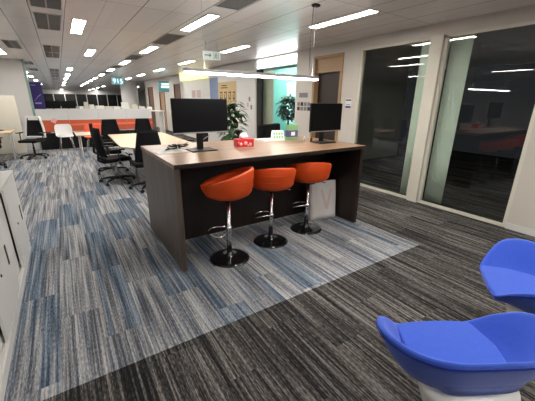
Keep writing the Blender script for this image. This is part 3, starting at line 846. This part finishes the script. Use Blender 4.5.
# ================================================================ OFFICE CHAIRS
def make_office(white=False):
    t = thing('office_chair', 'x', 'office chair', (0, 0, 0), 0)
    bm = new()
    lathe(bm, [(0, 0.07), (0.04, 0.07), (0.04, 0.12), (0, 0.12)], 12)
    for k in range(5):
        a = k * 2 * PI / 5 + 0.3
        tube(bm, [(0, 0, 0.105), (0.16 * math.cos(a), 0.16 * math.sin(a), 0.095), (0.30 * math.cos(a), 0.30 * math.sin(a), 0.072)], [0.026, 0.022, 0.014], 8)
    obj('star_base', bm, 'black_plastic', t)
    for k in range(5):
        a = k * 2 * PI / 5 + 0.3
        bm = new(); vs = []
        for s in (-0.014, 0.014):
            before = len(bm.verts)
            p = prism(bm, [(0.028 * math.cos(b), 0.028 * math.sin(b)) for b in [2*PI*q/14 for q in range(14)]], s - 0.009, s + 0.009)
            vs += p
        xf(vs, Matrix.Translation((0.31 * math.cos(a), 0.31 * math.sin(a), 0.028)) @ Matrix.Rotation(a + 1.1, 4, 'Z') @ Matrix.Rotation(PI/2, 4, 'X'))
        tube(bm, [(0.31 * math.cos(a), 0.31 * math.sin(a), 0.028), (0.31 * math.cos(a), 0.31 * math.sin(a), 0.07)], 0.009, 6)
        obj('castor', bm, 'black_plastic', t)
    bm = new(); lathe(bm, [(0, 0.10), (0.025, 0.10), (0.025, 0.30), (0.016, 0.30), (0.016, 0.43), (0, 0.43)], 14); obj('gas_lift', bm, 'steel' if not white else 'black_plastic', t)
    bm = new(); box(bm, -0.235, 0.235, -0.21, 0.24, 0.43, 0.50)
    for v in bm.verts:
        if v.co.y > 0.2: v.co.x *= 0.93
    obj('seat', bm, 'black_fabric', t, bevel=0.028, seg=3)
    # backrest (at -Y), tapering upwards, slightly reclined and bowed
    nx, nz = 8, 10; P = []
    z0, z1 = 0.54, 1.05
    for i in range(nx + 1):
        u = -1 + 2 * i / nx; row = []
        for j in range(nz + 1):
            v = j / nz; hw = 0.235 - 0.075 * v ** 1.6
            row.append((u * hw, -0.235 - 0.05 * v + 0.035 * (u * u) - 0.018 * math.sin(v * PI), z0 + (z1 - z0) * v))
        P.append(row)
    bm = new(); grid(bm, P); b = obj('backrest', bm, 'black_fabric', t, solid=0.03)
    if white:
        bm = new()
        loop = [P[0][j] for j in range(nz + 1)] + [P[i][nz] for i in range(1, nx + 1)] + [P[nx][j] for j in range(nz - 1, -1, -1)] + [P[i][0] for i in range(nx - 1, 0, -1)]
        tube(bm, loop, 0.028, 8, closed=True)
        box(bm, -0.15, 0.15, -0.335, -0.25, 0.98, 1.08)
        obj('back_frame', bm, 'white_plastic', t)
    bm = new(); tube(bm, [(0, 0.0, 0.42), (0, -0.20, 0.41), (0, -0.285, 0.46), (0, -0.275, 0.66)], [0.03, 0.028, 0.024, 0.02], 8); obj('back_support', bm, 'black_plastic', t)
    for s in (-1, 1):
        bm = new(); tube(bm, [(s * 0.16, 0.0, 0.435), (s * 0.265, 0.0, 0.45), (s * 0.275, -0.02, 0.62), (s * 0.275, -0.05, 0.655)], 0.012, 6)
        box(bm, s * 0.275 - 0.03, s * 0.275 + 0.03, -0.14, 0.10, 0.655, 0.68)
        obj('armrest', bm, 'black_plastic', t)
    return t
oc = make_office()
oc['group'] = 'black office chairs around the maple table'
oc.location = (1.13, 5.66, 0); oc.rotation_euler = (0, 0, math.radians(4)); oc['label'] = 'black office chair right behind the bench, its back hiding the table front'
dup(oc, (0.72, 6.42, 0), math.radians(-78), 'black office chair on the left side of the maple table, nearer the bench')
dup(oc, (0.74, 7.40, 0), math.radians(-96), 'black office chair on the left side of the maple table, farther one')
dup(oc, (1.02, 8.62, 0), math.radians(186), 'black office chair at the far end of the maple table, left one')
dup(oc, (1.78, 8.72, 0), math.radians(172), 'black office chair at the far end of the maple table, right one')
dup(oc, (2.34, 6.55, 0), math.radians(96), 'black office chair seen beneath the left monitor, right side of the maple table')
ow = make_office(True)
ow['label'] = 'office chair with white back frame beside the cream partition'; ow.location = (-0.76, 10.25, 0); ow.rotation_euler = (0, 0, math.radians(155))
dup(oc, (-1.54, 9.20, 0), math.radians(170), 'black office chair cut off by the left picture edge at the pale desk', 'office chairs at the left desk')

# maple table
t = thing('meeting_table', 'maple topped table ringed by black office chairs', 'table', (0, 0, 0))
bm = new(); prism(bm, [(1.02, 5.72), (1.95, 5.72), (2.12, 6.0), (2.12, 8.3), (0.86, 8.3), (0.80, 6.05)], 0.705, 0.73); obj('top', bm, 'maple', t, bevel=0.003)
for (x, y) in ((1.05, 6.2), (1.9, 6.2), (1.05, 8.05), (1.9, 8.05)):
    bm = new(); tube(bm, [(x, y, 0), (x, y, 0.705)], 0.022, 10); obj('leg', bm, 'steel', t)
# small table
t = thing('side_table', 'small wood-topped table with white legs by the red chair', 'table', (0.44, 9.35, 0), 0.02)
obj('top', bxo(-0.22, 0.30, -0.42, 0.42, 0.655, 0.68), 'maple', t, bevel=0.004)
for (x, y) in ((-0.15, -0.36), (0.22, -0.36), (-0.15, 0.36), (0.22, 0.36)):
    bm = new(); tube(bm, [(x, y, 0), (x * 0.9, y * 0.95, 0.655)], 0.014, 8); obj('leg', bm, 'white_plastic', t)
# left desk
t = thing('desk', 'pale wood desk with white leg at the left picture edge', 'desk', (-1.0, 10.9, 0))
bm = new(); prism(bm, [(-1.5, -1.25), (-0.28, -1.25), (-0.12, -0.95), (-0.10, 0.0), (-1.5, 0.0)], 0.705, 0.73); obj('top', bm, 'maple', t, bevel=0.003)
for (x, y) in ((-0.20, -0.62), (-1.4, -1.1), (-1.4, -0.1), (-0.22, -0.1)):
    bm = new(); tube(bm, [(x, y, 0), (x, y, 0.705)], 0.02, 8); obj('leg', bm, 'white_plastic', t)
t = thing('partition_panel', 'cream low office partition behind the left desk', 'partition', (-1.0, 11.25, 0))
obj('panel', bxo(-2.4, 0.0, -0.02, 0.02, 0.03, 1.60), 'cream_panel', t, bevel=0.006)
bm = new()
for x in (-2.2, -0.2): box(bm, x - 0.03, x + 0.03, -0.15, 0.15, 0, 0.03)
obj('foot', bm, 'alu', t)
t = thing('table_lamp', 'black desk lamp head at the far left picture edge', 'lamp', (-1.40, 10.55, 0.73))
bm = new(); lathe(bm, [(0, 0), (0.08, 0), (0.08, 0.015), (0, 0.02)], 16); obj('base', bm, 'black_plastic', t)
bm = new(); tube(bm, [(0, 0, 0.015), (-0.12, 0, 0.4), (-0.04, 0, 0.78)], 0.01, 6); obj('arm', bm, 'black_plastic', t)
bm = new(); tube(bm, [(-0.06, 0, 0.79), (0.02, 0, 0.75), (0.12, 0, 0.70)], [0.03, 0.035, 0.045], 10); obj('lamp_head', bm, 'black_plastic', t)

# moulded chairs
def make_shell(m, label, loc, rz):
    t = thing('moulded_chair', label, 'chair', loc, rz)
    bm = new(); P = []
    for i in range(13):
        u = -1 + i / 6; row = []
        for (y, z, hw, c) in ((0.20, 0.43, 0.19, 0.01), (0.10, 0.44, 0.22, 0.015), (-0.08, 0.43, 0.23, 0.02), (-0.18, 0.455, 0.225, 0.03), (-0.22, 0.54, 0.225, 0.04), (-0.24, 0.64, 0.235, 0.05), (-0.26, 0.74, 0.225, 0.05), (-0.27, 0.79, 0.17, 0.03)):
            row.append((u * hw, y + (c * u * u if z > 0.5 else 0), z + (c * u * u if z < 0.5 else 0)))
        P.append(row)
    grid(bm, P); obj('shell', bm, m, t, solid=0.012, sub=1)
    for (x, y) in ((-0.17, 0.16), (0.17, 0.16), (-0.17, -0.16), (0.17, -0.16)):
        bm = new(); tube(bm, [(x * 0.7, y * 0.7, 0.425), (x * 1.15, y * 1.25, 0.0)], 0.011, 8); obj('leg', bm, 'chrome', t)
    return t
make_shell('white_plastic', 'white moulded chair in front of the orange screens', (0.0, 11.30, 0), PI + 0.1)
make_shell('orange_plastic', 'red-orange moulded chair behind the small table', (0.70, 10.9, 0), PI - 0.2)

# desk screens grey over orange, black base
for i in range(4):
    x0 = -0.68 + i * 0.865
    t = thing('desk_screen', '%s grey and orange desk screen counted from the banner' % ['first', 'second', 'third', 'fourth'][i], 'desk screen', (x0, 12.05, 0), 0, 'grey and orange desk screens')
    obj('upper_panel', bxo(0.004, 0.861, -0.02, 0.02, 0.88, 1.22), 'grey_felt', t)
    obj('orange_panel', bxo(0.004, 0.861, -0.03, 0.02, 0.52, 0.878), 'orange_felt', t)
    if i: obj('orange_rail', bxo(0.004, 0.861, -0.05, -0.0305, 0.70, 0.76), 'orange_light', t)
    obj('post', bxo(-0.003, 0.003, -0.022, 0.022, 0.0, 1.22), 'alu', t)
for i in range(4):
    x0 = -0.68 + i * 0.865
    t = thing('low_cupboard', '%s black low cupboard beneath the orange screens from the left' % ['first', 'second', 'third', 'fourth'][i], 'cupboard', (x0, 11.8, 0), 0, 'black low cupboards')
    obj('body', bxo(0.006, 0.859, -0.0, 0.20, 0.0, 0.50), 'black_plastic', t, bevel=0.004)
    obj('door', bxo(0.012, 0.43, -0.014, -0.0, 0.03, 0.49), 'black_plastic', t)
    obj('door', bxo(0.436, 0.853, -0.014, -0.0, 0.03, 0.49), 'black_plastic', t)
t = obj('pinned_note', bxo(-0.065, 0.065, -0.002, 0.0, -0.07, 0.07), 'pink_card'); tag(t, 'pale pink note pinned on the first orange panel', 'note', None, (-0.22, 12.01, 0.87)); t.rotation_euler = (0, 0.6, 0)
# banner
t = thing('pull_up_banner', 'purple pull-up banner beside the end of the white wall', 'banner', (-0.52, 12.7, 0), 0)
bm = new(); vs = box(bm, -0.19, 0.14, -0.004, 0.004, 0.06, 2.02); obj('fabric', bm, 'purple_cloth', t)
bm = new()
tube(bm, [(-0.12, -0.008, 1.45), (-0.02, -0.008, 1.58), (0.08, -0.008, 1.66)], 0.008, 6); box(bm, -0.15, -0.02, -0.006, -0.0045, 1.92, 1.94); box(bm, -0.12, 0.05, -0.006, -0.0045, 1.36, 1.41)
obj('print', bm, 'lavender_print', t)
obj('base', bxo(-0.2, 0.2, -0.08, 0.08, 0, 0.06), 'alu', t, bevel=0.01)
obj('pole', bxo(-0.03, -0.01, 0.006, 0.02, 0.06, 2.03), 'alu', t)

# desks and clutter behind the screens
t = thing('long_desk', 'white long desk hidden behind the grey and orange screens', 'desk', (0, 12.9, 0))
obj('top', bxo(-0.3, 3.4, -0.35, 0.35, 1.10, 1.13), 'white_laminate', t)
for x in (-0.25, 3.35):
    obj('side_panel', bxo(x - 0.02, x + 0.02, -0.33, 0.33, 0, 1.10), 'white_laminate', t)
rn = random.Random(3)
cl = [(-0.10, 'monitor'), (0.28, 'monitor')]
for i, x in enumerate((-0.08, 0.36)):
    tt = thing('monitor', ['left', 'right'][i] + ' one of two small black monitors above the grey screens', 'monitor', (x - 0.1, 12.9, 1.13), 0.1 * i)
    obj('screen_panel', bxo(-0.21, 0.21, -0.02, 0.01, 0.08, 0.33), 'screen_black', tt, bevel=0.004)
    obj('stand', bxo(-0.02, 0.02, 0.01, 0.03, 0.006, 0.14), 'black_plastic', tt)
    obj('stand_base', bxo(-0.08, 0.08, -0.05, 0.08, 0, 0.006), 'black_plastic', tt)
xs = [0.62, 0.78, 0.95, 1.2, 1.5, 1.75, 2.05, 2.35, 2.62, 2.9]
wds = [0.10, 0.11, 0.15, 0.26, 0.24, 0.2, 0.22, 0.2, 0.2, 0.18]
adj = ['leftmost', 'second', 'third', 'fourth', 'fifth', 'sixth', 'seventh', 'eighth', 'ninth', 'rightmost']
for i, (x, ww) in enumerate(zip(xs, wds)):
    hh = rn.uniform(0.13, 0.22) if i not in (1, 6) else 0.30
    bm = new()
    z = 0
    while z < hh - 0.001:
        dz = min(rn.uniform(0.02, 0.05), hh - z); sx = rn.uniform(-0.01, 0.01)
        box(bm, -ww/2 + sx, ww/2 + sx, -0.12, 0.12, z, z + dz - 0.002); z += dz
    tag(obj('paper_pile', bm, ['paper', 'cream_panel', 'white_plastic'][i % 3]), '%s pale paper pile showing over the grey screens' % adj[i], 'papers', 'paper piles behind the screens', (x, 12.85, 1.13))

# ================================================================ WALL ITEMS (face -X on the right wall)
def wallbox(name, label, cat, y0, y1, z0, z1, m, d=0.006, x=None):
    X = WX if x is None else x
    o = obj(name, bxo(X - d, X - 0.001, y0, y1, z0, z1), m)
    return tag(o, label, cat)
# small door notice
t = thing('door_sign', 'small white sign with navy stripes between doorway and dark window', 'sign', (WX, 4.25, 1.5))
obj('plate', bxo(-0.006, -0.001, -0.07, 0.07, -0.075, 0.10), 'paper', t)
bm = new(); box(bm, -0.009, -0.006, -0.065, 0.065, -0.07, -0.035); box(bm, -0.009, -0.006, -0.065, 0.065, 0.06, 0.085); box(bm, -0.008, -0.006, -0.05, 0.05, -0.01, 0.0)
obj('stripes', bm, 'navy_print', t)
# papers on wall next to door, in rows
for j, z in enumerate((1.34, 1.44)):
    for i, y in enumerate((5.40, 5.52, 5.64, 5.76)):
        t = wallbox('wall_card', 'dark photo card number %d in the %s row left of the doorway' % (4 - i, ['lower', 'upper'][j]), 'card', y - 0.045, y + 0.045, z, z + 0.08, 'grey_print' if (i + j) % 3 else 'print_dark')
        t['group'] = 'photo cards left of the doorway'
        t['label'] = '%s photo card of the %s row left of the doorway' % (['rightmost', 'third', 'second', 'leftmost'][i], ['lower', 'upper'][j])
wallbox('wall_notice', 'pale printed notice above the rows of photo cards', 'notice', 5.45, 5.75, 1.62, 1.72, 'grey_print', 0.004)
# posters
t = thing('poster', 'yellow poster with large dark lettering on the white wall', 'poster', (WX - 0.013, 0, 0))
obj('sheet', bxo(-0.005, -0.001, 8.80, 10.12, 1.36, 2.10), 'poster_yellow', t)
bm = new()
box(bm, -0.008, -0.005, 9.45, 9.85, 1.98, 2.01); box(bm, -0.008, -0.005, 9.40, 9.90, 1.91, 1.94)
for (a, b_) in ((9.98, 9.80), (9.66, 9.48), (9.34, 9.16), (9.04, 8.88)):
    box(bm, -0.008, -0.005, b_, b_ + 0.04, 1.45, 1.82); box(bm, -0.008, -0.005, b_ + 0.06, a, 1.76, 1.80)
    box(bm, -0.008, -0.005, b_ + 0.06, a, 1.58, 1.62); box(bm, -0.008, -0.005, a - 0.04, a, 1.50, 1.72)
obj('lettering', bm, 'print_dark', t)
wallbox('poster', 'blue-grey picture poster left of and above the yellow poster', 'poster', 10.13, 10.84, 1.30, 2.27, 'poster_blue', 0.003, WX - 0.0125)
for i, y in enumerate((12.3, 11.75)):
    wallbox('wall_picture', ['left', 'right'][i] + ' one of two small pink-grey pictures left of the posters', 'picture', y, y + 0.40, 1.62, 1.90, 'poster_pink', 0.006, WX - 0.0125)
for i, (y, z) in enumerate(((8.05, 1.36), (7.85, 1.30), (7.95, 1.52))):
    wallbox('pinned_paper', ['left', 'right', 'upper'][i] + ' small grey paper pinned beside the dark post', 'paper', y, y + 0.10, z, z + 0.12, 'grey_print' if i else 'poster_pink', 0.004, WX - 0.0125)
for i, (y, x0) in enumerate(((4.40, 4.6),)):
    pass

# ================================================================ PLANTS
def leaf(bm, base, d, ln, wd_, droop=0.3):
    d = Vector(d).normalized(); up = Vector((0, 0, 1))
    s = d.cross(up)
    if s.length < 0.1: s = Vector((1, 0, 0))
    s.normalize(); nrm = s.cross(d).normalized()
    rows = []
    for t_, w2 in ((0.0, 0.05), (0.25, 0.75), (0.5, 1.0), (0.78, 0.65), (1.0, 0.02)):
        c = Vector(base) + d * ln * t_ - Vector((0, 0, 1)) * droop * ln * t_ * t_
        rows.append([bm.verts.new(c - s * wd_ * w2 / 2 + nrm * 0.06 * wd_ * w2), bm.verts.new(c), bm.verts.new(c + s * wd_ * w2 / 2 + nrm * 0.06 * wd_ * w2)])
    for a, b in zip(rows, rows[1:]):
        for i in range(2):
            bm.faces.new([a[i], a[i+1], b[i+1], b[i]]).smooth = True
def plant(label, loc, zc, rx, rz_, n, ln, wd_, m, trunk_h, seed, pot_h=0.35, branches=5):
    r = random.Random(seed)
    t = thing('potted_plant', label, 'plant', loc)
    bm = new(); lathe(bm, [(0, 0), (0.13, 0), (0.17, pot_h), (0.155, pot_h), (0.15, pot_h - 0.03), (0, pot_h - 0.03)], 24); obj('pot', bm, 'pot', t)
    bm = new(); tips = []
    for k in range(branches):
        a = k * 2 * PI / branches + r.uniform(-.4, .4)
        top = Vector((0.55 * rx * math.cos(a), 0.55 * rx * math.sin(a), zc + r.uniform(-0.5, 0.8) * rz_))
        pts = [(0.01 * math.cos(a), 0.01 * math.sin(a), pot_h - 0.04), (0.02 * math.cos(a), 0.02 * math.sin(a), trunk_h), tuple(top)]
        tube(bm, pts, [0.012, 0.010, 0.005], 6)
    obj('stem', bm, 'stem', t)
    bm = new()
    for i in range(n):
        a = r.uniform(0, 2 * PI); v = r.uniform(-1, 1); q = math.sqrt(max(0, 1 - v * v)) * r.uniform(0.35, 1.0)
        base = Vector((rx * 0.75 * q * math.cos(a), rx * 0.75 * q * math.sin(a), zc + v * rz_ * 0.85))
        d = (math.cos(a + r.uniform(-.6, .6)), math.sin(a + r.uniform(-.6, .6)), r.uniform(-0.5, 0.8))
        leaf(bm, base, d, ln * r.uniform(0.7, 1.2), wd_ * r.uniform(0.8, 1.2), r.uniform(0.1, 0.6))
    obj('foliage', bm, m, t)
    return t
plant('leafy rubber plant standing behind the left monitor and tissue box', (2.78, 5.45, 0), 1.08, 0.24, 0.52, 210, 0.19, 0.10, 'leaf', 0.55, 4)
plant('round dark green pot plant in front of the teal panel', (5.28, 7.02, 0), 1.36, 0.38, 0.36, 620, 0.13, 0.06, 'leaf_dark', 1.0, 9)
# low things behind the bench
t = thing('black_armchair', 'low black armchair behind the papers on the bench', 'armchair', (3.42, 4.75, 0), math.radians(20))
obj('seat', bxo(-0.28, 0.28, -0.28, 0.25, 0.28, 0.46), 'black_fabric', t, bevel=0.03, seg=3)
obj('backrest', bxo(-0.30, 0.30, 0.22, 0.34, 0.30, 1.12), 'black_fabric', t, bevel=0.03, seg=3)
for x in (-0.24, 0.24):
    for y in (-0.22, 0.28):
        bm = new(); tube(bm, [(x, y, 0), (x, y, 0.32)], 0.016, 8); obj('leg', bm, 'steel', t)
